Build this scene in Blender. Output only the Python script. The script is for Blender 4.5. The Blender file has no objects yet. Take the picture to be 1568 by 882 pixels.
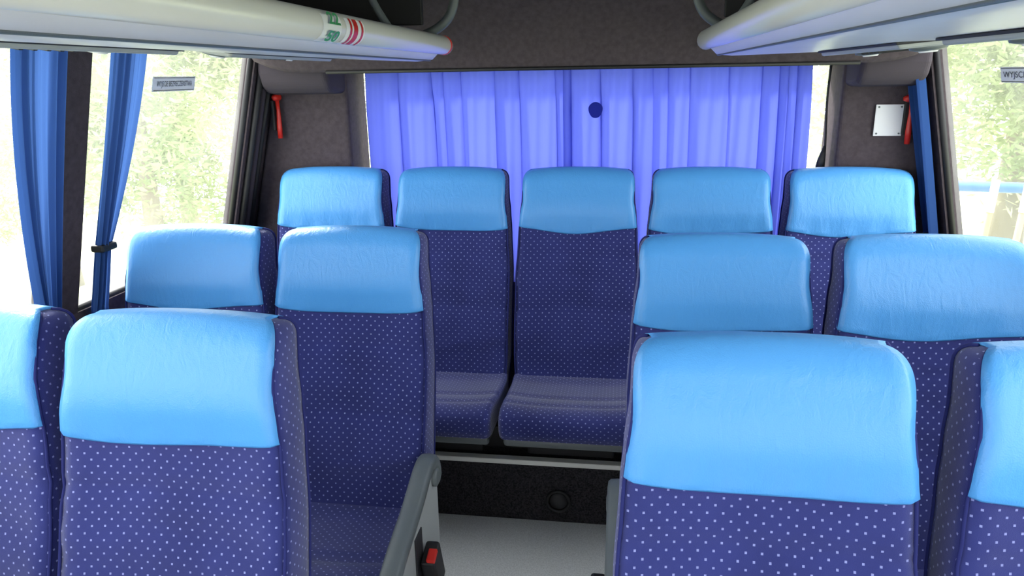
import bpy, bmesh, math, random
from mathutils import Vector, Matrix
random.seed(7)
sc = bpy.context.scene
try:
    sc.view_settings.view_transform = 'Standard'
    sc.view_settings.look = 'None'
except Exception: pass
COL = sc.collection

# ------------------------------------------------------------ materials
def lin(c):
    return tuple(((v/255)/12.92 if v/255 <= .04045 else ((v/255+.055)/1.055)**2.4) for v in c)+(1,)
def mat(name, rgb, rough=.6, metal=0, bump=0, bscale=200, var=0, vscale=8, spec=.5, sheen=0, coat=0):
    m = bpy.data.materials.new(name); m.use_nodes = True
    nt = m.node_tree; N = nt.nodes; L = nt.links
    b = N['Principled BSDF']; c = lin(rgb)
    b.inputs['Base Color'].default_value = c
    b.inputs['Roughness'].default_value = rough
    b.inputs['Metallic'].default_value = metal
    b.inputs['Specular IOR Level'].default_value = spec
    if sheen: b.inputs['Sheen Weight'].default_value = sheen
    if coat: b.inputs['Coat Weight'].default_value = coat
    tc = N.new('ShaderNodeTexCoord')
    if var:
        n = N.new('ShaderNodeTexNoise'); n.inputs['Scale'].default_value = vscale; n.inputs['Detail'].default_value = 5
        L.new(tc.outputs['Object'], n.inputs['Vector'])
        r = N.new('ShaderNodeValToRGB')
        r.color_ramp.elements[0].position = .3; r.color_ramp.elements[1].position = .7
        r.color_ramp.elements[0].color = tuple(v*(1-var) for v in c[:3])+(1,)
        r.color_ramp.elements[1].color = tuple(min(1, v*(1+var)) for v in c[:3])+(1,)
        L.new(n.outputs['Fac'], r.inputs['Fac']); L.new(r.outputs['Color'], b.inputs['Base Color'])
    if bump:
        n2 = N.new('ShaderNodeTexNoise'); n2.inputs['Scale'].default_value = bscale; n2.inputs['Detail'].default_value = 4
        L.new(tc.outputs['Object'], n2.inputs['Vector'])
        bp = N.new('ShaderNodeBump'); bp.inputs['Strength'].default_value = bump; bp.inputs['Distance'].default_value = .004
        L.new(n2.outputs['Fac'], bp.inputs['Height']); L.new(bp.outputs['Normal'], b.inputs['Normal'])
    return m

def fabric_mat():
    m = mat('dotted_fabric', (50, 50, 132), .9, bump=.25, bscale=900, spec=.2, sheen=.3)
    nt = m.node_tree; N = nt.nodes; L = nt.links; b = N['Principled BSDF']
    uv = N.new('ShaderNodeUVMap'); uv.uv_map = 'UVMap'
    P = .0235; S = .075
    masks = []
    for off in (0, .5):
        sca = N.new('ShaderNodeVectorMath'); sca.operation = 'MULTIPLY_ADD'
        sca.inputs[1].default_value = (1/P, 1/P, 0); sca.inputs[2].default_value = (off+50, off+50, 0)
        L.new(uv.outputs['UV'], sca.inputs[0])
        fr = N.new('ShaderNodeVectorMath'); fr.operation = 'FRACTION'; L.new(sca.outputs[0], fr.inputs[0])
        sb = N.new('ShaderNodeVectorMath'); sb.operation = 'SUBTRACT'; sb.inputs[1].default_value = (.5, .5, 0); L.new(fr.outputs[0], sb.inputs[0])
        ab = N.new('ShaderNodeVectorMath'); ab.operation = 'ABSOLUTE'; L.new(sb.outputs[0], ab.inputs[0])
        sp = N.new('ShaderNodeSeparateXYZ'); L.new(ab.outputs[0], sp.inputs[0])
        mx = N.new('ShaderNodeMath'); mx.operation = 'MAXIMUM'; L.new(sp.outputs[0], mx.inputs[0]); L.new(sp.outputs[1], mx.inputs[1])
        lt = N.new('ShaderNodeMath'); lt.operation = 'LESS_THAN'; lt.inputs[1].default_value = S; L.new(mx.outputs[0], lt.inputs[0])
        masks.append(lt)
    mm = N.new('ShaderNodeMath'); mm.operation = 'MAXIMUM'; L.new(masks[0].outputs[0], mm.inputs[0]); L.new(masks[1].outputs[0], mm.inputs[1])
    n = N.new('ShaderNodeTexNoise'); n.inputs['Scale'].default_value = 5; n.inputs['Detail'].default_value = 6
    tc = N.new('ShaderNodeTexCoord'); L.new(tc.outputs['Object'], n.inputs['Vector'])
    r = N.new('ShaderNodeValToRGB'); r.color_ramp.elements[0].position = .3; r.color_ramp.elements[1].position = .7
    r.color_ramp.elements[0].color = lin((39, 45, 104)); r.color_ramp.elements[1].color = lin((50, 57, 122))
    L.new(n.outputs['Fac'], r.inputs['Fac'])
    mix = N.new('ShaderNodeMix'); mix.data_type = 'RGBA'
    L.new(mm.outputs[0], mix.inputs[0]); L.new(r.outputs['Color'], mix.inputs[6]); mix.inputs[7].default_value = lin((136, 143, 198))
    L.new(mix.outputs[2], b.inputs['Base Color'])
    return m

def cloth_mat(name, dif, tra, f=.5):
    m = bpy.data.materials.new(name); m.use_nodes = True
    nt = m.node_tree; N = nt.nodes; L = nt.links; N.clear()
    o = N.new('ShaderNodeOutputMaterial'); d = N.new('ShaderNodeBsdfDiffuse'); t = N.new('ShaderNodeBsdfTranslucent'); mx = N.new('ShaderNodeMixShader')
    tc = N.new('ShaderNodeTexCoord'); n = N.new('ShaderNodeTexNoise'); n.inputs['Scale'].default_value = 600
    bp = N.new('ShaderNodeBump'); bp.inputs['Strength'].default_value = .15; bp.inputs['Distance'].default_value = .002
    L.new(tc.outputs['Object'], n.inputs['Vector']); L.new(n.outputs['Fac'], bp.inputs['Height']); L.new(bp.outputs['Normal'], d.inputs['Normal'])
    d.inputs['Color'].default_value = lin(dif); t.inputs['Color'].default_value = lin(tra); mx.inputs[0].default_value = f
    L.new(d.outputs[0], mx.inputs[1]); L.new(t.outputs[0], mx.inputs[2]); L.new(mx.outputs[0], o.inputs['Surface'])
    return m

def glass_mat():
    m = bpy.data.materials.new('veil_glare_glass'); m.use_nodes = True
    nt = m.node_tree; N = nt.nodes; L = nt.links; N.clear()
    o = N.new('ShaderNodeOutputMaterial'); t = N.new('ShaderNodeBsdfTransparent'); g = N.new('ShaderNodeBsdfGlossy'); mx = N.new('ShaderNodeMixShader')
    t.inputs['Color'].default_value = (.94, .96, .95, 1); g.inputs['Roughness'].default_value = .03; mx.inputs[0].default_value = .04
    L.new(t.outputs[0], mx.inputs[1]); L.new(g.outputs[0], mx.inputs[2])
    veil = N.new('ShaderNodeBsdfTranslucent'); veil.inputs['Color'].default_value = (.95, .96, .95, 1)  # white translucent layer mixed in to imitate haze and veiling glare
    tc = N.new('ShaderNodeTexCoord'); n = N.new('ShaderNodeTexNoise'); n.inputs['Scale'].default_value = 3; n.inputs['Detail'].default_value = 6
    L.new(tc.outputs['Object'], n.inputs['Vector'])
    mr = N.new('ShaderNodeMapRange'); mr.inputs[1].default_value = .35; mr.inputs[2].default_value = .65; mr.inputs[3].default_value = .045; mr.inputs[4].default_value = .10
    L.new(n.outputs['Fac'], mr.inputs[0])
    m2 = N.new('ShaderNodeMixShader'); L.new(mr.outputs[0], m2.inputs[0]); L.new(mx.outputs[0], m2.inputs[1]); L.new(veil.outputs[0], m2.inputs[2])
    L.new(m2.outputs[0], o.inputs['Surface'])
    return m

def vinyl_mat():
    m = mat('light_blue_vinyl', (80, 156, 224), .40, spec=.5)
    nt = m.node_tree; N = nt.nodes; L = nt.links; b = N['Principled BSDF']
    tc = N.new('ShaderNodeTexCoord')
    mp = N.new('ShaderNodeMapping'); mp.inputs['Scale'].default_value = (1, 1, .35); L.new(tc.outputs['Object'], mp.inputs['Vector'])
    n = N.new('ShaderNodeTexNoise'); n.inputs['Scale'].default_value = 45; n.inputs['Detail'].default_value = 6; n.inputs['Distortion'].default_value = 1.2
    L.new(mp.outputs[0], n.inputs['Vector'])
    v = N.new('ShaderNodeTexVoronoi'); v.inputs['Scale'].default_value = 420; L.new(tc.outputs['Object'], v.inputs['Vector'])
    ad = N.new('ShaderNodeMath'); ad.operation = 'MULTIPLY_ADD'; ad.inputs[1].default_value = .15
    L.new(v.outputs['Distance'], ad.inputs[0]); L.new(n.outputs['Fac'], ad.inputs[2])
    bp = N.new('ShaderNodeBump'); bp.inputs['Strength'].default_value = .4; bp.inputs['Distance'].default_value = .004
    L.new(ad.outputs[0], bp.inputs['Height']); L.new(bp.outputs['Normal'], b.inputs['Normal'])
    return m

M_FAB = fabric_mat(); M_VIN = vinyl_mat(); M_GLASS = glass_mat()
M_PIPE = mat('navy_piping', (38, 43, 100), .85, spec=.2)
M_GREY = mat('grey_plastic', (96, 103, 106), .45, bump=.1, bscale=500)
M_LGREY = mat('pale_grey_plastic', (158, 162, 162), .45, bump=.08, bscale=500)
M_DARK = mat('dark_frame', (34, 34, 38), .6)
M_BLACK = mat('black_rubber', (22, 22, 26), .6)
M_CHAR = mat('charcoal_carpet', (78, 70, 75), .95, bump=.5, bscale=700, var=.15, vscale=60, spec=.15)
M_CHARS = mat('charcoal_moulding', (66, 60, 68), .85, bump=.15, bscale=400, spec=.2)
M_STEP = mat('black_carpet', (46, 45, 49), .95, bump=1, bscale=300, var=.75, vscale=200, spec=.2)
M_FLOOR = mat('speckled_vinyl_floor', (212, 214, 216), .55, var=.18, vscale=240)
M_RACK = mat('rack_panel', (200, 200, 212), .35, bump=.05, bscale=60, var=.04, vscale=6)
M_RAIL = mat('rack_rail', (215, 214, 210), .22, coat=.3)
M_CEIL = mat('ceiling_fabric', (150, 148, 152), .9, bump=.2, bscale=500)
M_RED = mat('red_plastic', (200, 42, 34), .4)
M_WHITE = mat('white_card', (232, 232, 236), .6)
M_INK = mat('ink', (60, 62, 60), .6)
M_GREEN = mat('green_sticker', (60, 150, 95), .5)
M_CHROME = mat('metal_strip', (225, 225, 220), .35)
M_CURT = cloth_mat('rear_curtain_cloth', (82, 94, 200), (98, 110, 220), .42)
M_CURS = cloth_mat('side_curtain_cloth', (54, 84, 142), (74, 110, 176), .33)
M_SHADOW_SPOT = cloth_mat('shadow_spot_cloth', (40, 48, 136), (40, 50, 150), .2)  # darker curtain blue, colour of the imitated shadow spot

# ------------------------------------------------------------ helpers
def link(o, parent=None):
    COL.objects.link(o)
    if parent: o.parent = parent
    return o
def empty(name, loc=(0, 0, 0)):
    e = bpy.data.objects.new(name, None); e.empty_display_size = .1; e.location = loc; COL.objects.link(e); return e
def mesh(name, verts, faces, m, smooth=True, fix=True):
    me = bpy.data.meshes.new(name); me.from_pydata([tuple(v) for v in verts], [], faces)
    if fix:
        bm = bmesh.new(); bm.from_mesh(me); bmesh.ops.remove_doubles(bm, verts=bm.verts, dist=1e-6)
        bmesh.ops.recalc_face_normals(bm, faces=bm.faces); bm.to_mesh(me); bm.free()
    if m: me.materials.append(m)
    if smooth:
        for p in me.polygons: p.use_smooth = True
    return me
def obj(name, me, parent=None, loc=None):
    o = bpy.data.objects.new(name, me); link(o, parent)
    if loc: o.location = loc
    return o
def uv_dom(me):
    uvl = me.uv_layers.new(name='UVMap')
    for p in me.polygons:
        n = p.normal; ax = max(range(3), key=lambda i: abs(n[i])*(1.25 if i == 0 else 1))
        for li in p.loop_indices:
            c = me.vertices[me.loops[li].vertex_index].co
            uvl.data[li].uv = (c.y, c.z) if ax == 0 else ((c.x, c.z) if ax == 1 else (c.x, c.y))
def box_me(name, size, m, bev=.005, seg=2, center=(0, 0, 0)):
    bm = bmesh.new(); bmesh.ops.create_cube(bm, size=1)
    for v in bm.verts: v.co = Vector((v.co.x*size[0]+center[0], v.co.y*size[1]+center[1], v.co.z*size[2]+center[2]))
    if bev: bmesh.ops.bevel(bm, geom=bm.edges[:], offset=bev, segments=seg, affect='EDGES', profile=.5)
    me = bpy.data.meshes.new(name); bm.to_mesh(me); bm.free(); me.materials.append(m)
    return me
def box(name, lo, hi, m, parent=None, bev=.005, seg=2):
    c = [(a+b)/2 for a, b in zip(lo, hi)]; s = [b-a for a, b in zip(lo, hi)]
    return obj(name, box_me(name, s, m, bev, seg), parent, c)
def tube_me(name, pts, r, m, n=8, closed=False, radii=None):
    pts = [Vector(p) for p in pts]; V = []; F = []; K = len(pts); prev = None
    for i, p in enumerate(pts):
        t = (pts[min(i+1, K-1)]-pts[max(i-1, 0)]).normalized()
        a = prev if prev is not None else (Vector((0, 0, 1)) if abs(t.z) < .9 else Vector((1, 0, 0)))
        b = t.cross(a).normalized(); a = b.cross(t).normalized(); prev = a
        rr = radii[i] if radii else r
        for k in range(n):
            an = 2*math.pi*k/n; V.append(p+a*rr*math.cos(an)+b*rr*math.sin(an))
    for i in range(K-1):
        for k in range(n):
            F.append((i*n+k, i*n+(k+1) % n, (i+1)*n+(k+1) % n, (i+1)*n+k))
    F.append(tuple(range(n))[::-1]); F.append(tuple((K-1)*n+k for k in range(n)))
    return mesh(name, V, F, m)
def extrude_x(name, prof, x0, x1, m, smooth=False):
    n = len(prof); V = [(x0, y, z) for y, z in prof]+[(x1, y, z) for y, z in prof]
    F = [(i, (i+1) % n, n+(i+1) % n, n+i) for i in range(n)]+[tuple(range(n)), tuple(range(2*n-1, n-1, -1))]
    return mesh(name, V, F, m, smooth)
def spline(P, k=6, closed=False):
    out = []; n = len(P); P = [Vector(p) for p in P]
    rng = range(n) if closed else range(n-1)
    for i in rng:
        g = (lambda j: P[j % n]) if closed else (lambda j: P[max(0, min(n-1, j))])
        a, b, c, d = g(i-1), g(i), g(i+1), g(i+2)
        for s in range(k):
            t = s/k
            out.append(.5*((2*b)+(c-a)*t+(2*a-5*b+4*c-d)*t*t+(3*b-a-3*c+d)*t**3))
    if not closed: out.append(P[-1])
    return out
def bevel_mod(o, w=.004, s=2):
    md = o.modifiers.new('bevel', 'BEVEL'); md.width = w; md.segments = s; md.limit_method = 'ANGLE'
    return o
def lerp(tab, z):
    if z <= tab[0][0]: return tab[0][1]
    for (a, b), (c, d) in zip(tab, tab[1:]):
        if z <= c:
            t = (z-a)/(c-a); t = t*t*(3-2*t); return b+(d-b)*t
    return tab[-1][1]

# ------------------------------------------------------------ seat
ZT = .722; R2 = .04; ZB = ZT-R2
WT = [(-.1, .202), (.1, .213), (.35, .214), (.5, .207), (.56, .202), (.64, .194), (.74, .191)]
def yf0(z):
    return (.25*z-.016*math.exp(-((z-.17)/.1)**2)-.014*math.exp(-((z-.61)/.08)**2)
            + .006*math.exp(-((z-.43)/.012)**2)+.006*math.exp(-((z-.25)/.012)**2))
def T(z): return .125-.035*z
def SP(reg, u, z, th=0., g=0.):
    """point on the backrest skin. reg: 0 front, 1 right gusset, 2 back, 3 left gusset"""
    c = 1-math.cos(th); s = math.sin(th)
    if th > 0: z = ZB+R2*s
    w = lerp(WT, z)-.026*c**1.3+g
    t = T(z); bol = (.02 if z < .5 else .02-.012*min(1, (z-.5)/.08))
    yfr = yf0(z)+t/2*c-g; ybk = .25*z+t-t/2*c+g
    er = .012*(1-c)
    zz = z+g*s
    if reg in (0, 2): zz += .009*(1-abs(u)**2.5)*s
    if reg == 0:
        y = yfr+bol*(1-abs(u)**2.5)*(1-c)+er*max(0, (abs(u)-.9)/.1)**2
        return (u*w, min(y, ybk), zz)
    if reg == 2:
        return (u*w, ybk, zz)
    a = yfr+er; b = max(ybk, a)
    sx = 1 if reg == 1 else -1
    return (sx*(w+.006*math.sin(math.pi*u)*(1-c)), a+(b-a)*u, zz)
def build_back():
    NF = 20; NS = 5; NB = 8
    loop = [(0, -1+2*i/NF) for i in range(NF+1)]+[(1, i/NS) for i in range(1, NS)]+[(2, 1-2*i/NB) for i in range(NB+1)]+[(3, 1-i/NS) for i in range(1, NS)]
    lv = [(-.1+i*(ZB+.1)/54, 0) for i in range(55)]+[(0, math.pi/2*k/9) for k in range(1, 10)]
    V = []; F = []; n = len(loop)
    for z, th in lv:
        for reg, u in loop:
            x, y, zz = SP(reg, u, z, th)
            if reg == 0:   # soft sag wrinkles in the upholstery
                y += .003*math.sin(9*x+55*zz)*math.exp(-((zz-.33)/.05)**2)+.0028*math.sin(14*x-70*zz)*math.exp(-((zz-.12)/.05)**2)
            V.append((x, y, zz))
    for i in range(len(lv)-1):
        for k in range(n): F.append((i*n+k, i*n+(k+1) % n, (i+1)*n+(k+1) % n, (i+1)*n+k))
    F.append(tuple(range(n)))
    me = mesh('backrest', V, F, M_FAB); uv_dom(me); return me
def build_cover(seed):
    rnd = random.Random(seed); ph = rnd.uniform(0, 6); tilt = rnd.uniform(-.004, .003)
    NF = 28; g = .0045; cols = []; K = 14
    for j in range(NF+1):
        u = -1+2*j/NF
        hem = .531-.020*(1-abs(u)**1.7)+.0035*math.sin(4*u+ph)+tilt*u
        col = [SP(0, u, hem+.002, 0, -.004), SP(0, u, hem, 0, g*.6)]
        for k in range(K+1):
            z = hem+.004+(ZB-hem-.004)*k/K
            p = SP(0, u, z, 0, g)
            pk = .0022*math.sin(38*z+3*ph)*max(0, abs(u)-.75)/.25+.0026*math.sin(17*u+ph)*math.exp(-(z-hem)/.03)
            col.append((p[0]*(1-.016*math.exp(-((z-.61)/.05)**2)*abs(u)**6), p[1]+pk, p[2]))
        for k in range(1, 10): col.append(SP(0, u, 0, math.pi/2*k/9, g))
        for k in range(8, 0, -1):
            p = SP(2, u, 0, math.pi/2*k/9, g*(k/9)); f = 1-.045*(1-k/9); col.append((p[0]*f, p[1]+.001, p[2]))
        for k in range(0, 8):
            p = SP(2, u, ZB-k*.018, 0, 0); col.append((p[0]*.95, p[1]+.0015, p[2]))
        cols.append(col)
    def inward(col, s):
        o = []
        for i, (x, y, z) in enumerate(col):
            if i < K+2: o.append((x-s*.003, y+.006, z-.0005))
            elif i < K+2+12: o.append((x-s*.008, y, z-.006))
            else: o.append((x-s*.006, y-.006, z-.003))
        return o
    cols = [inward(cols[0], -1)]+cols+[inward(cols[-1], 1)]
    V = [p for c in cols for p in c]; n = len(cols[0]); F = []
    for i in range(len(cols)-1):
        for k in range(n-1): F.append((i*n+k, (i+1)*n+k, (i+1)*n+k+1, i*n+k+1))
    return mesh('headrest_cover', V, F, M_VIN)
def build_cushion():
    prof = [(.05, -.005), (-.05, -.004), (-.18, .008), (-.31, .03), (-.385, .034), (-.43, .016), (-.447, -.02), (-.438, -.06), (-.40, -.082), (-.2, -.10), (.05, -.11)]
    P = [(p.x, p.y) for p in spline([(a, b, 0) for a, b in prof], 6, True)]
    cy, cz = -.2, -.04
    secs = []
    for k in range(8): th = math.pi/2*(1-k/8); secs.append((-(.194+.022*math.sin(th)), 1-math.cos(th)))
    for k in range(17): secs.append((-.194+.388*k/16, 0))
    for k in range(1, 9): th = math.pi/2*k/8; secs.append((.194+.022*math.sin(th), 1-math.cos(th)))
    V = []; F = []; n = len(P)
    for x, c in secs:
        for y, z in P:
            yy = cy+(y-cy)*(1-c*.03/.24); zz = cz+(z-cz)*(1-c*.4)
            if z > -.03: zz += .012*(abs(x)/.2)**3 - .010*math.exp(-((y+.23)/.014)**2)-.006*math.exp(-((y+.34)/.012)**2)
            V.append((x, yy, zz))
    for i in range(len(secs)-1):
        for k in range(n): F.append((i*n+k, i*n+(k+1) % n, (i+1)*n+(k+1) % n, (i+1)*n+k))
    F.append(tuple(range(n))); F.append(tuple((len(secs)-1)*n+k for k in range(n)))
    me = mesh('cushion', V, F, M_FAB); uv_dom(me); return me
ME_BACK = build_back(); ME_COVERS = [build_cover(i) for i in range(5)]; ME_CUSH = build_cushion()
def edge_path(sx, front):
    pts = [SP(1 if sx > 0 else 3, 0 if front else 1, -.08+(ZB+.08)*i/24, 0, .001) for i in range(25)]
    pts += [SP(1 if sx > 0 else 3, 0 if front else 1, 0, math.pi/2*k/6, .001) for k in range(1, 6)]
    return pts
ME_PIPES = [tube_me('piping', edge_path(s, f), .0032, M_PIPE, 6) for s in (1, -1) for f in (True, False)]
ME_PAN = box_me('seat_pan', (.41, .42, .03), M_GREY, .012, 3)
ME_SHELL = mesh('back_shell', *(lambda: (
    [(x*lerp(WT, z)*.96, .25*z+T(z)+.004+(.012 if abs(x) < .9 else 0), z) for z in [(-.08+.66*i/12) for i in range(13)] for x in (-1, -.85, 0, .85, 1)],
    [(i*5+k, i*5+k+1, (i+1)*5+k+1, (i+1)*5+k) for i in range(12) for k in range(4)]))(), M_DARK)

def arm_meshes(s):
    prof = [(.03, -.30), (.03, .10), (.02, .145), (-.01, .165), (-.05, .16), (-.1, .13), (-.2, .095), (-.33, .06), (-.42, .02), (-.44, -.03), (-.42, -.08), (-.3, -.14), (-.16, -.2), (-.1, -.3)]
    x0, x1 = (.222, .25) if s > 0 else (-.25, -.222)
    fr = extrude_x('side_frame', prof, x0, x1, M_LGREY)
    path = spline([(0, .04, .06), (0, .035, .12), (0, .0, .158), (0, -.06, .155), (0, -.17, .115), (0, -.3, .08), (0, -.42, .03), (0, -.45, -.02)], 5)
    xx = (x0+x1)/2
    V = []; F = []; n = 12; K = len(path)
    for i, p in enumerate(path):
        t = (path[min(i+1, K-1)]-path[max(i-1, 0)]).normalized(); nn = Vector((0, -t.z, t.y))
        e = math.sin(math.pi*min(1, (min(i, K-1-i)+.6)/4)/2)
        for k in range(n):
            a = 2*math.pi*k/n
            ca, sa = math.cos(a), math.sin(a)
            V.append(Vector((xx+.024*e*math.copysign(abs(ca)**.6, ca), p.y, p.z))+nn*(.022*e*math.copysign(abs(sa)**.6, sa)))
    for i in range(K-1):
        for k in range(n): F.append((i*n+k, i*n+(k+1) % n, (i+1)*n+(k+1) % n, (i+1)*n+k))
    F.append(tuple(range(n))); F.append(tuple((K-1)*n+k for k in range(n)))
    arm = mesh('armrest', V, F, M_GREY)
    xs = x1 if s > 0 else x0
    piv = tube_me('pivot_cap', [(xs-s*.004, .0, .115), (xs+s*.010, .0, .115), (xs+s*.012, .0, .115)], .018, M_GREY, 20, radii=[.024, .024, .014])
    slot = box_me('recess', (.004, .06, .18), M_DARK, .0015, 1, (xs+s*.001, -.17, -.03))
    return fr, arm, piv, slot
ARM = {1: arm_meshes(1), -1: arm_meshes(-1)}
ME_LEG = box_me('leg_frame', (.30, .05, 1), M_DARK, .008)
ME_BUCK = box_me('belt_buckle', (.036, .07, .13), M_BLACK, .008, 3)
ME_BUTT = box_me('buckle_button', (.022, .036, .012), M_RED, .003, 2)
ME_WEB = box_me('belt_webbing', (.006, .045, .14), M_BLACK, .002, 1)
cnt = 0
def seat(x, y, z0, floor=0., arm=0, buckle=0, cl=1.):
    global cnt
    e = empty('passenger_seat', (x, y, z0))
    obj('backrest', ME_BACK, e); obj('headrest_cover', ME_COVERS[cnt % 5], e); cnt += 1
    o = obj('cushion', ME_CUSH, e); o.scale = (1, cl, .85 if floor else 1); o.location = (0, 0, .008 if floor else 0)
    for me in ME_PIPES: obj('piping', me, e)
    pz = -.080 if floor else -.104
    o = obj('seat_pan', ME_PAN, e, (0, -.185*cl, pz)); o.scale = (1, cl, 1); obj('back_shell', ME_SHELL, e)
    h = z0+pz-.01-floor
    for yy in ((-.12 if floor else -.27), -.02):
        o = obj('leg_frame', ME_LEG, e, (0, yy, pz-.01-h/2)); o.scale = (1, 1, h)
    if arm:
        for me in ARM[arm]: obj(me.name, me, e)
    if buckle:
        bx = buckle*.275
        o = obj('belt_webbing', ME_WEB, e, (bx, -.10, -.15)); o.rotation_euler = (.35, 0, 0)
        o = obj('belt_buckle', ME_BUCK, e, (bx, -.135, -.06)); o.rotation_euler = (.35, 0, 0)
        o = obj('buckle_button', ME_BUTT, e, (bx+buckle*.008, -.170, .0)); o.rotation_euler = (.35, 0, 0)
    return e
seat(-1.23, .94, .37); seat(-.772, .93, .37, arm=1)
seat(-1.165, 1.67, .376); seat(-.716, 1.67, .376, arm=1, buckle=1)
seat(.223, .86, .384, arm=-1); seat(.702, .86, .386)
seat(.247, 1.58, .388, arm=-1, buckle=-1); seat(.70, 1.53, .402)
STEP = .234
for i in range(5):
    seat(-.147+.4565*(i-2), 2.43, .447, floor=STEP, cl=.82)

# ------------------------------------------------------------ shell
YF, YR = -2.3, 2.95; CZ = 1.86; WZ = 1.65
def wx(side, z):
    t = max(0, (z-.9)/.7)
    return (-1.45+.18*t) if side < 0 else (1.10-.155*t)
def wall(name, side, openings, z0=.9, z1=WZ):
    V = []; F = []
    def panel(y0, y1, za, zb):
        b = len(V); d = .05*side
        for z in (za, zb):
            for y in (y0, y1):
                V.append((wx(side, z), y, z)); V.append((wx(side, z)+d, y, z))
        F.extend([(b, b+2, b+6, b+4), (b+1, b+5, b+7, b+3), (b, b+4, b+5, b+1), (b+2, b+3, b+7, b+6), (b, b+1, b+3, b+2), (b+4, b+6, b+7, b+5)])
    panel(YF, YR, 0, z0); panel(YF, YR, z1, CZ)
    ys = [YF]+[v for o in openings for v in o]+[YR]
    for i in range(0, len(ys), 2): panel(ys[i], ys[i+1], z0, z1)
    return obj(name, mesh(name, V, F, M_CHAR, False, False))
LW = [(-2.2, -1.0), (-.9, .45), (.55, 1.605), (1.715, 2.55)]
RW = [(-2.2, -1.0), (-.9, .45), (.55, 1.50), (1.60, 2.60)]
wall('wall_left', -1, LW); wall('wall_right', 1, RW)
wn = 1
for side, W in ((-1, LW), (1, RW)):
    for y0, y1 in W:
        e = empty('window_%d' % wn); wn += 1
        z0, z1 = .9, WZ; off = .035*side
        q = [(wx(side, z0)+off, y0, z0), (wx(side, z0)+off, y1, z0), (wx(side, z1)+off, y1, z1), (wx(side, z1)+off, y0, z1)]
        obj('glass', mesh('glass', q, [(0, 1, 2, 3)], M_GLASS, False), e)
        c = [Vector((p[0]-off*.5, p[1], p[2])) for p in q]
        for a, b in ((0, 1), (1, 2), (2, 3), (3, 0)):
            obj('seal', tube_me('seal', [c[a], c[b]], .011, M_BLACK, 8), e)
box('floor', (-1.50, YF, -.06), (1.15, YR, 0), M_FLOOR, bev=0)
box('ceiling', (-1.33, YF, CZ), (1.01, YR, CZ+.05), M_CEIL, bev=0)
def boxes(name, L, m, bev=.0):
    bm = bmesh.new()
    for lo, hi in L:
        r = bmesh.ops.create_cube(bm, size=1)
        for v in r['verts']:
            v.co = Vector([(lo[i]+hi[i])/2+v.co[i]*(hi[i]-lo[i]) for i in range(3)])
    me = bpy.data.meshes.new(name); bm.to_mesh(me); bm.free(); me.materials.append(m)
    return obj(name, me)
boxes('wall_rear', [((-1.47, YR, 0), (1.12, YR+.05, .82)), ((-1.47, YR, 1.56), (1.12, YR+.05, CZ)),
                    ((-1.47, YR, .82), (-1.06, YR+.05, 1.56)), ((.76, YR, .82), (1.12, YR+.05, 1.56))], M_CHAR)
boxes('wall_front', [((-1.47, YF-.05, 0), (1.12, YF, .75)), ((-1.47, YF-.05, 1.75), (1.12, YF, CZ))], M_CHAR)
e = empty('window_%d' % wn); wn += 1
obj('glass', mesh('glass', [(-1.06, YR+.03, .82), (.76, YR+.03, .82), (.76, YR+.03, 1.56), (-1.06, YR+.03, 1.56)], [(0, 1, 2, 3)], M_GLASS, False), e)
for a, b in (((-1.06, .82), (.76, .82)), ((.76, .82), (.76, 1.56)), ((.76, 1.56), (-1.06, 1.56)), ((-1.06, 1.56), (-1.06, .82))):
    obj('seal', tube_me('seal', [(a[0], YR+.005, a[1]), (b[0], YR+.005, b[1])], .012, M_BLACK, 8), e)
e = empty('window_%d' % wn)
obj('glass', mesh('glass', [(-1.4, YF-.03, .75), (1.1, YF-.03, .75), (1.0, YF-.03, 1.75), (-1.3, YF-.03, 1.75)], [(0, 1, 2, 3)], M_GLASS, False), e)
def pillar(name, side):
    xi = -1.02 if side < 0 else .742
    V = []
    for z in (STEP+.002, .9, 1.60):
        xo = wx(side, z)-.002*side
        V += [(xi, 2.73, z), (xi, YR-.005, z), (xo, YR-.005, z), (xo, 2.71, z)]
    F = []
    for i in range(2):
        for k in range(4): F.append((i*4+k, i*4+(k+1) % 4, (i+1)*4+(k+1) % 4, (i+1)*4+k))
    F += [(0, 1, 2, 3), (8, 9, 10, 11)]
    bevel_mod(obj(name, mesh(name, V, F, M_CHAR, False)), .015, 4)
    x0, x1 = sorted((xi+.005*side, wx(side, 1.5)-.01*side))
    prof = [(2.56, 1.62), (2.56, 1.52), (2.575, 1.475), (2.61, 1.452), (2.66, 1.445), (2.75, 1.445), (2.75, 1.62)]
    o = obj('trim_pod', extrude_x('trim_pod', prof, x0, x1, M_CHARS)); bevel_mod(o, .022, 5)
pillar('wall_corner_left', -1); pillar('wall_corner_right', 1)
for side, ys in ((-1, (2.58, 2.615, 2.65)),):
    for i, y in enumerate(ys):
        obj('trim_rail', tube_me('trim_rail', [(wx(side, z)-.012*side, y, z) for z in (.9, 1.1, 1.3, 1.55)], .012, M_BLACK if i != 1 else M_CHARS, 8))
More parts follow.
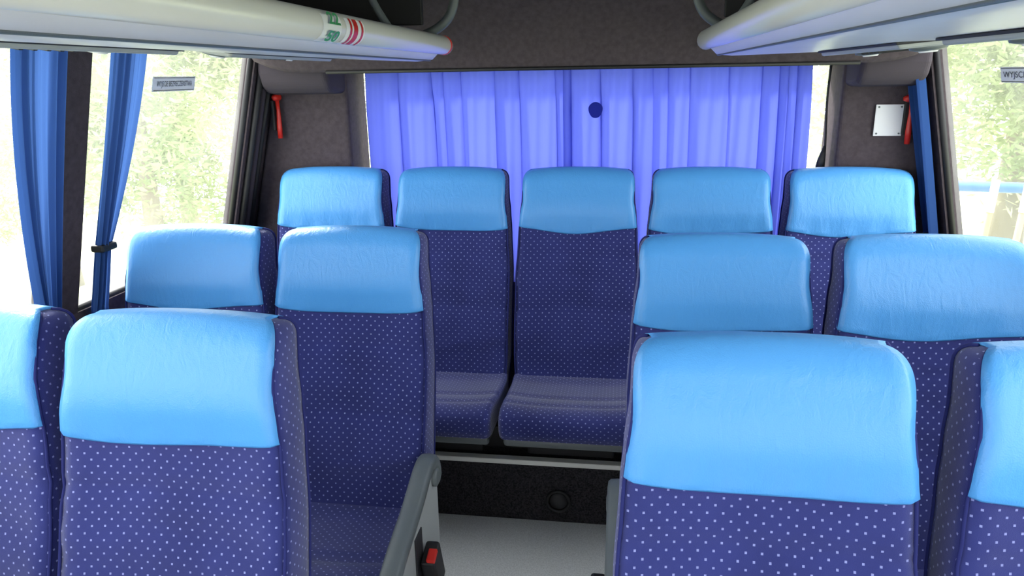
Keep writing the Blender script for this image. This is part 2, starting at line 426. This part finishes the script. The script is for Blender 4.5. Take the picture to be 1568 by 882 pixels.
# bulkhead
prof = [(2.0, CZ-.002), (2.12, 1.85), (2.24, 1.825), (2.34, 1.77), (2.42, 1.69), (2.465, 1.61), (2.485, 1.55), (2.49, 1.53), (2.505, 1.52), (2.6, 1.522), (YR, 1.53), (YR, CZ-.002)]
P = [(p.x, p.y) for p in spline([(a, b, 0) for a, b in prof[:9]], 5)]+prof[9:]
V = []; F = []; xs = [(-1.26+2.19*i/40) for i in range(41)]
for x in xs:
    u = abs((x+.165)/1.095); lift = .04*max(0, (u-.85)/.15)**2
    for y, z in P: V.append((x, y, z+(lift if z < 1.7 and y < 2.7 else 0)))
n = len(P)
for i in range(40):
    for k in range(n): F.append((i*n+k, i*n+(k+1) % n, (i+1)*n+(k+1) % n, (i+1)*n+k))
F += [tuple(range(n)), tuple(40*n+k for k in range(n))]
obj('ceiling_bulkhead', mesh('ceiling_bulkhead', V, F, M_CHAR))
obj('trim_bulkhead_edge', tube_me('trim_bulkhead_edge', [(-1.0, 2.495, 1.52), (.72, 2.495, 1.52)], .006, M_BLACK, 8))
# step platform
e = empty('rear_step')
box('platform', (-1.42, 2.24, 0), (1.09, YR-.005, STEP), M_STEP, e, .004)
box('edge_strip', (-1.40, 2.226, STEP-.012), (1.08, 2.258, STEP+.006), M_CHROME, e, .003)
box('recess_panel', (-1.40, 2.32, STEP), (1.08, 2.35, STEP+.08), M_BLACK, e, .003)
e = empty('step_speaker')
ring = [(-.185+.038*math.cos(a), 2.234, .085+.038*math.sin(a)) for a in [2*math.pi*i/32 for i in range(33)]]
obj('ring', tube_me('ring', ring, .006, M_BLACK, 8), e)
obj('cone', tube_me('cone', [(-.185, 2.239, .085), (-.185, 2.233, .085), (-.185, 2.228, .085)], .03, M_DARK, 24, radii=[.032, .03, .012]), e)
# ------------------------------------------------------------ luggage racks
XC = -.155
def rack(side):
    e = empty('luggage_rack')
    def X(d): return XC+side*d
    zz = 1.554 if side < 0 else 1.553
    lipx = .370 if side < 0 else .385
    wl = abs(wx(side, 1.62)-XC)-.012
    Y0, Y1 = -1.9, 2.25
    if side < 0: under = [(lipx+.06, -.012), (lipx+.22, -.004), (wl-.2, .052), (wl, .086)]
    else: under = [(lipx+.06, -.012), (lipx+.33, -.006), (wl-.12, .030), (wl, .065)]
    def uh(d):
        for (a, b), (c, f) in zip(under, under[1:]):
            if d <= c: return b+(f-b)*(d-a)/(c-a)
        return under[-1][1]
    pr = [(lipx, .030), (lipx+.004, .008), (lipx+.02, -.008)]+under+[(wl, .098), (wl-.2, .07), (lipx+.08, .045), (lipx+.03, .05), (lipx+.01, .045)]
    n = len(pr); secs = [(Y0, 0)]+[(Y0+(Y1-.12-Y0)*i/12, 0) for i in range(1, 13)]+[(Y1-.12+.12*math.sin(math.pi/2*k/6), 1-math.cos(math.pi/2*k/6)) for k in range(1, 7)]
    V = []; F = []
    for y, c in secs:
        for d, h in pr:
            dd = d+(.035*c if d < lipx+.1 else 0); hh = .02+(h-.02)*(1-.55*c) if d < wl-.3 else h
            V.append((X(dd), y, zz+hh))
    for i in range(len(secs)-1):
        for k in range(n): F.append((i*n+k, i*n+(k+1) % n, (i+1)*n+(k+1) % n, (i+1)*n+k))
    F += [tuple(range(n)), tuple((len(secs)-1)*n+k for k in range(n))]
    o = obj('shelf', mesh('shelf', V, F, M_RACK), e)
    md = o.modifiers.new('es', 'EDGE_SPLIT'); md.split_angle = math.radians(40)
    rx = X(lipx-.002); rz = zz+.034
    obj('hand_rail', tube_me('hand_rail', [(rx, Y0, rz), (rx, Y1-.05, rz), (rx+side*.002, Y1-.01, rz-.001), (rx+side*.006, Y1+.012, rz-.002)], .02, M_RAIL, 18, radii=[.027, .027, .026, .020]), e)
    if side < 0:
        obj('rail_tip', tube_me('rail_tip', [(rx, Y1-.045, rz), (rx, Y1-.03, rz)], .0278, M_RED, 18), e)
    obj('lip_seam', tube_me('lip_seam', [(X(lipx+.022), Y0, zz-.009), (X(lipx+.022), Y1-.1, zz-.009)], .0025, M_GREY, 6), e)
    s0, s1 = lipx+.25, lipx+.42
    sl = math.atan2(uh(s1)-uh(s0), s1-s0)*side
    for i, yc in enumerate((-1.2, -.45, .3, 1.0, 1.72)):
        cx = X((s0+s1)/2); cz = zz+(uh(s0)+uh(s1))/2
        g = bpy.data.objects.new('service_unit', None); link(g, e); g.location = (cx, yc, cz-.004); g.rotation_euler = (0, -sl, 0)
        hw = (s1-s0)/2
        box('service_panel', (-hw, -.27, -.009), (hw, .27, .006), M_LGREY, g, .006, 3)
        for k in (-1, 1):
            obj('reading_light', tube_me('reading_light', [(0, k*.17, -.006), (0, k*.17, -.014), (0, k*.17, -.017)], .03, M_GREY, 20, radii=[.034, .032, .02]), g)
            obj('lens', tube_me('lens', [(0, k*.17, -.014), (0, k*.17, -.020)], .02, M_WHITE, 16, radii=[.02, .015]), g)
        for q in range(5):
            box('air_vent', (-hw+.03, -.06+q*.026, -.014), (hw-.03, -.05+q*.026, -.006), M_DARK, g, .002, 1)
        box('panel_gap', (-hw-.006, -.276, -.001), (hw+.006, .276, .004), M_DARK, g, .001, 1)
    br = spline([(X(lipx+.20), Y1-.02, zz+.05), (X(lipx+.08), Y1, zz+.06), (X(lipx-.0), Y1+.01, zz+.10), (X(lipx-.03), Y1+.01, zz+.16), (X(lipx-.02), Y1, zz+.22), (X(lipx+.03), Y1-.02, CZ-.01)], 6)
    obj('end_bracket', tube_me('end_bracket', br, .014, M_GREY, 12), e)
    a, b = sorted((X(lipx+.03), X(wl+.0)))
    box('end_panel', (a, Y1-.14, zz+.085), (b, Y1-.12, CZ-.01), M_BLACK, e, .003)
    for y in (-1.2, -.2, .8, 1.75):
        pt = [(X(lipx+.01), y, zz+.05), (X(lipx+.06), y, zz+.14), (X(lipx+.10), y, CZ-.005)]
        obj('hanger', tube_me('hanger', spline(pt, 5), .009, M_GREY, 8), e)
    if side < 0:
        for (y, m, w, rr) in ((1.285, M_WHITE, .085, .0275), (1.40, M_WHITE, .10, .0275), (1.375, M_RED, .010, .0282), (1.40, M_RED, .022, .0282), (1.435, M_RED, .010, .0282)):
            V = []
            for k in range(9):
                a = math.radians(-75+k*14)
                for yy in (y-w/2, y+w/2): V.append((rx+rr*math.cos(a), yy, rz+rr*math.sin(a)))
            F = [(2*k, 2*k+1, 2*k+3, 2*k+2) for k in range(8)]
            obj('sticker', mesh('sticker', V, F, m), e)
        for txt, a in (('22', 18), ('50', -38)):
            ar = math.radians(a)
            cu = bpy.data.curves.new('number', 'FONT'); cu.body = txt; cu.size = .036; cu.align_x = 'CENTER'; cu.align_y = 'CENTER'; cu.materials.append(M_GREEN); cu.offset = .001
            t = bpy.data.objects.new('number', cu); link(t, e)
            nz = Vector((math.cos(ar), 0, math.sin(ar))); ax = Vector((0, 1, 0)); up = nz.cross(ax)
            t.location = Vector((rx, 1.285, rz))+nz*.031
            t.scale = (1.5, .8, 1)
            t.rotation_euler = Matrix((ax, up, nz)).transposed().to_euler()
    return e
rack(-1); rack(1)

# ------------------------------------------------------------ curtains
def rear_curtain(name, x0, x1, folds, seed):
    rnd = random.Random(seed); PF = 44; NZ = 28; V = []; F = []
    zt, zb = 1.55, .70
    ph = [rnd.uniform(0, 6.28) for _ in range(8)]
    amps = [rnd.uniform(.55, 1.0) for _ in range(folds)]; ov = [rnd.uniform(.14, .29) for _ in range(folds)]
    wd = [rnd.uniform(.55, 1.6) for _ in range(folds)]
    for k in (int(folds*.38), int(folds*.38)+1, int(folds*.85), int(folds*.85)+1): wd[k] = .34; ov[k] = .3
    tot = sum(wd); cum = [0]
    for q in wd: cum.append(cum[-1]+q/tot)
    NX = folds*PF
    for j in range(NZ+1):
        tz = j/NZ; z = zt+(zb-zt)*tz
        for i in range(NX+1):
            k = min(folds-1, i//PF); f = (i-k*PF)/PF; w = cum[k+1]-cum[k]
            sw = .55+.5*min(1, tz*4+.2)
            u = cum[k]+w*(f-ov[k]*sw*math.sin(2*math.pi*f))+.003*math.sin(4*tz+ph[2])
            y = -.044*amps[k]*math.sin(math.pi*f)**.9*(.75+.35*tz)
            y += .0035*math.sin(2*math.pi*folds*1.7*u+ph[5]+2*tz)+.004*math.sin(9*u+3*tz+ph[1])
            V.append((x0+(x1-x0)*u, 2.875+y, z))
    for j in range(NZ):
        for i in range(NX):
            a = j*(NX+1)+i; F.append((a, a+1, a+NX+2, a+NX+1))
    return mesh(name, V, F, M_CURT, True, False)
e = empty('rear_window_curtain')
obj('cloth', rear_curtain('cloth', -.99, .672, 20, 11), e)
obj('curtain_rail', tube_me('curtain_rail', [(-1.0, 2.85, 1.55), (.74, 2.85, 1.55)], .008, M_DARK, 8), e)
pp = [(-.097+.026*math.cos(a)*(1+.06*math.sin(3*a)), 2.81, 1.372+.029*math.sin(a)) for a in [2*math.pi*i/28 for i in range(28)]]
obj('shadow_spot', mesh('shadow_spot', pp+[(-.097, 2.81, 1.372)], [(i, (i+1) % 28, 28) for i in range(28)], M_SHADOW_SPOT), e)  # dark disc in front of the curtain, imitates a shadow cast on it
e = empty('curtain_cord')
obj('cord', tube_me('cord', spline([(.715, 2.80, 1.53), (.712, 2.80, 1.4), (.722, 2.80, 1.2), (.72, 2.80, 1.0)], 6), .004, M_BLACK, 6), e)
obj('clip', tube_me('clip', [(.718, 2.795, 1.24), (.71, 2.79, 1.19), (.70, 2.79, 1.15)], .012, M_DARK, 10, radii=[.005, .014, .012]), e)

def side_curtain(name, side, ya, yb, anchor, tie_z, zb, wmin, folds, seed):
    rnd = random.Random(seed); ph = rnd.uniform(0, 6); NX = 200; NZ = 40; V = []; F = []; zt = 1.63
    for j in range(NZ+1):
        z = zt+(zb-zt)*j/NZ
        k = max(0, (z-tie_z)/(zt-tie_z)); k = math.sin(math.pi/2*min(1, k))**.9
        if z < tie_z: k = .06*math.sin(min(1, (tie_z-z)/.15)*1.57)
        f = wmin+(1-wmin)*k
        for i in range(NX+1):
            u = i/NX; y = ya+(yb-ya)*u; y = anchor+(y-anchor)*f
            a = .015*(.7+.5*math.sin(7*u+ph))
            V.append((wx(side, z)-side*(.036+a*math.sin(2*math.pi*folds*u+.6*math.sin(5*u+ph))), y, z))
    for j in range(NZ):
        for i in range(NX):
            a = j*(NX+1)+i; F.append((a, a+1, a+NX+2, a+NX+1))
    e = empty(name); obj('cloth', mesh('cloth', V, F, M_CURS, True, False), e)
    if tie_z > zb+.05:
        y0 = anchor+(ya-anchor)*wmin; y1 = anchor+(yb-anchor)*wmin
        x = wx(side, tie_z); y0, y1 = sorted((y0, y1))
        box('tie_band', (x-side*.036-.019, y0-.004, tie_z-.010), (x-side*.036+.019, y1+.004, tie_z+.010), M_BLACK, e, .006)
    return e
side_curtain('side_window_curtain', -1, 1.425, 1.58, 1.60, .93, .80, .32, 7, 1)
side_curtain('side_window_curtain', -1, 1.735, 1.885, 1.725, 1.075, .80, .36, 6, 2)
side_curtain('side_window_curtain', 1, 2.585, 2.68, 2.65, .95, .80, .6, 5, 3)
side_curtain('side_window_curtain', 1, 1.40, 1.49, 1.50, .95, .80, .4, 4, 4)
for side in (-1, 1):
    obj('trim_curtain_rail', tube_me('trim_curtain_rail', [(wx(side, 1.637)-side*.034, YF+.1, 1.637), (wx(side, 1.637)-side*.034, 2.55, 1.637)], .008, M_GREY, 8))

# ------------------------------------------------------------ small things
def hammer(loc, rz):
    e = empty('emergency_hammer', loc); e.rotation_euler = (0, 0, rz)
    box('bracket', (-.018, -.012, -.05), (.018, -.001, .06), M_BLACK, e, .003)
    obj('handle', tube_me('handle', [(0, -.02, .06), (0, -.022, .02), (0, -.02, -.04), (0, -.02, -.08)], .009, M_RED, 12, radii=[.008, .007, .010, .009]), e)
    obj('head', tube_me('head', [(-.028, -.02, .068), (-.015, -.02, .07), (.015, -.02, .07), (.03, -.02, .068)], .011, M_RED, 12, radii=[.006, .013, .013, .006]), e)
hammer((-1.298, 2.685, 1.365), math.pi/2)
hammer((.955, 2.712, 1.335), 0)
e = empty('notice_card', (.895, 2.714, 1.333))
box('card', (-.045, -.003, -.052), (.045, 0, .052), M_WHITE, e, .001, 1)
for px, pz in ((-.036, .044), (.036, .044), (-.036, -.044), (.036, -.044)):
    obj('screw', tube_me('screw', [(px, -.002, pz), (px, -.006, pz)], .003, M_GREY, 10), e)
def sticker(name, side, y, z, L, H, text):
    e = empty(name)
    x = wx(side, z)+side*.030
    slope = (wx(side, z+.1)-wx(side, z))/.1
    q = [(x+slope*dz, y+dy, z+dz) for dy, dz in ((-L/2, -H/2), (L/2, -H/2), (L/2, H/2), (-L/2, H/2))]
    obj('label', mesh('label', q, [(0, 1, 2, 3)], M_WHITE, False), e)
    cu = bpy.data.curves.new('lettering', 'FONT'); cu.body = text; cu.size = H*.55; cu.align_x = 'CENTER'; cu.align_y = 'CENTER'; cu.materials.append(M_INK)
    t = bpy.data.objects.new('lettering', cu); link(t, e)
    t.location = (x-side*.002, y, z)
    ax = Vector((0, 1, 0)) if side < 0 else Vector((0, -1, 0))
    up = Vector((slope, 0, 1)).normalized(); nz = ax.cross(up)
    t.rotation_euler = Matrix((ax, up, nz)).transposed().to_euler()
    w = L*.9/(len(text)*H*.55*.62); t.scale = (w, 1, 1)
    for dz in (-H*.42, H*.42):
        obj('border', tube_me('border', [(x-side*.001+slope*dz, y-L*.47, z+dz), (x-side*.001+slope*dz, y+L*.47, z+dz)], .001, M_INK, 4), e)
sticker('exit_sticker', -1, 2.12, 1.492, .22, .042, 'WYJSCIE BEZPIECZENSTWA')
sticker('exit_sticker', 1, 2.14, 1.48, .16, .04, 'WYJSCIE')

# ------------------------------------------------------------ outside
M_GRASS = mat('grass', (195, 202, 168), .95, var=.15, vscale=3)
M_LEAF = cloth_mat('leaves', (144, 155, 118), (180, 192, 140), .35)
M_LEAF2 = cloth_mat('leaves_pale', (178, 186, 152), (200, 208, 165), .35)
M_BARK = mat('bark', (130, 120, 105), .9, bump=1, bscale=30)
M_BLUE = mat('blue_paint', (40, 100, 180), .4)
M_WOOD = mat('orange_wood', (205, 150, 90), .6, var=.2, vscale=20)
box('ground', (-40, -20, -1.05), (40, 45, -1.0), M_GRASS, bev=0)
def tree_mesh(seed, m, H=4.5, R=1.7, n=14000):
    rnd = random.Random(seed); V = []; F = []
    blobs = []
    for i in range(18):
        a = rnd.uniform(0, 6.28); r = R*rnd.uniform(.1, .75); z = rnd.uniform(.9, H-.6)
        blobs.append((Vector((r*math.cos(a), r*math.sin(a), z)), rnd.uniform(.40, .85)))
    for i in range(n):
        c, br = blobs[rnd.randrange(len(blobs))]
        d = Vector((rnd.gauss(0, 1), rnd.gauss(0, 1), rnd.gauss(0, 1))).normalized()
        p = c+d*br*rnd.uniform(.65, 1.08)
        t = Vector((rnd.gauss(0, 1), rnd.gauss(0, 1), rnd.gauss(0, .6))).normalized(); s = t.cross(d)
        if s.length < .05: continue
        s.normalize(); l = rnd.uniform(.07, .15); w = l*.30
        b = len(V); V += [p-t*l*.5, p+s*w*.5, p+t*l*.5, p-s*w*.5]; F.append((b, b+1, b+2, b+3))
    me = bpy.data.meshes.new('tree'); me.from_pydata([tuple(v) for v in V], [], F); me.materials.append(m); me.materials.append(M_BARK)
    bm = bmesh.new(); bm.from_mesh(me)
    tr = tube_me('trunk', [(0, 0, -.05), (.03, 0, 1), (0, .05, H*.7)], .12, M_BARK, 10, radii=[.15, .11, .04])
    bm.from_mesh(tr); bm.faces.ensure_lookup_table()
    for f in bm.faces[len(F):]: f.material_index = 1
    bm.to_mesh(me); bm.free(); return me
TM = [tree_mesh(1, M_LEAF), tree_mesh(2, M_LEAF2), tree_mesh(3, M_LEAF2, 3.2, 1.8)]
for i, (x, y, k, s) in enumerate([(-5, 7.2, 0, .92), (-4.3, 8.8, 1, 1.0), (-6.9, 8.2, 1, .8), (-7.5, 6.2, 2, .62), (-6.0, 4.6, 2, .5), (-8.8, 8.0, 2, .7), (-6.8, 10.8, 1, 1.0),
                                  (4.6, 8.4, 0, 1.1), (6.2, 7.6, 1, 1.1), (7.8, 9.6, 0, 1.3), (3.4, 10.5, 1, 1.2), (7.0, 5.2, 1, .9), (5.6, 11.5, 2, 1.6)]):
    o = obj('tree', TM[k], None, (x, y, -1.0)); o.scale = (s, s, s); o.rotation_euler = (0, 0, i*1.7)
e = empty('metal_railing')
obj('top_rail', tube_me('top_rail', [(1.5, 4.55, .86), (6, 4.0, .80)], .03, M_BLUE, 12), e)
for x in (1.6, 3.3, 4.8): obj('post', tube_me('post', [(x, 4.55-(x-1.5)*.12, -1), (x, 4.55-(x-1.5)*.12, .86)], .025, M_BLUE, 10), e)
for x in (2.05, 2.22):
    obj('slat', tube_me('slat', [(x-.12, 4.35, -1.0), (x, 4.42, .72)], .018, M_WOOD, 8), e)
    obj('slat_cap', tube_me('slat_cap', [(x, 4.42, .72), (x+.01, 4.425, .90)], .022, M_WHITE, 8), e)

# ------------------------------------------------------------ light
w = bpy.data.worlds.new('World'); sc.world = w; w.use_nodes = True
bg = w.node_tree.nodes['Background']; bg.inputs[0].default_value = (.96, .98, 1, 1); bg.inputs[1].default_value = 6.0
sun = bpy.data.lights.new('sun', 'SUN'); sun.energy = 8; sun.angle = math.radians(6); sun.color = (1, .96, .9)
so = bpy.data.objects.new('sun', sun); link(so)
d = Vector((.62, -.62, -.62)); so.rotation_euler = d.to_track_quat('-Z', 'Y').to_euler(); so.location = (-5, 6, 8)

# ------------------------------------------------------------ camera
ps, ph, rl = math.radians(8.5), math.radians(16.1), .017
R = Vector((math.cos(ps), math.sin(ps), 0)); Fw = Vector((-math.sin(ps)*math.cos(ph), math.cos(ps)*math.cos(ph), -math.sin(ph))); U = R.cross(Fw)
R2v = (R-rl*U).normalized(); U2 = (U+rl*R).normalized()
cam = bpy.data.cameras.new('camera'); cam.sensor_width = 36; cam.lens = 1128/1568*36; cam.clip_start = .02; cam.clip_end = 200
co = bpy.data.objects.new('camera', cam); link(co)
m = Matrix((R2v, U2, -Fw)).transposed().to_4x4(); m.translation = Vector((0, 0, 1.5)); co.matrix_world = m
sc.camera = co
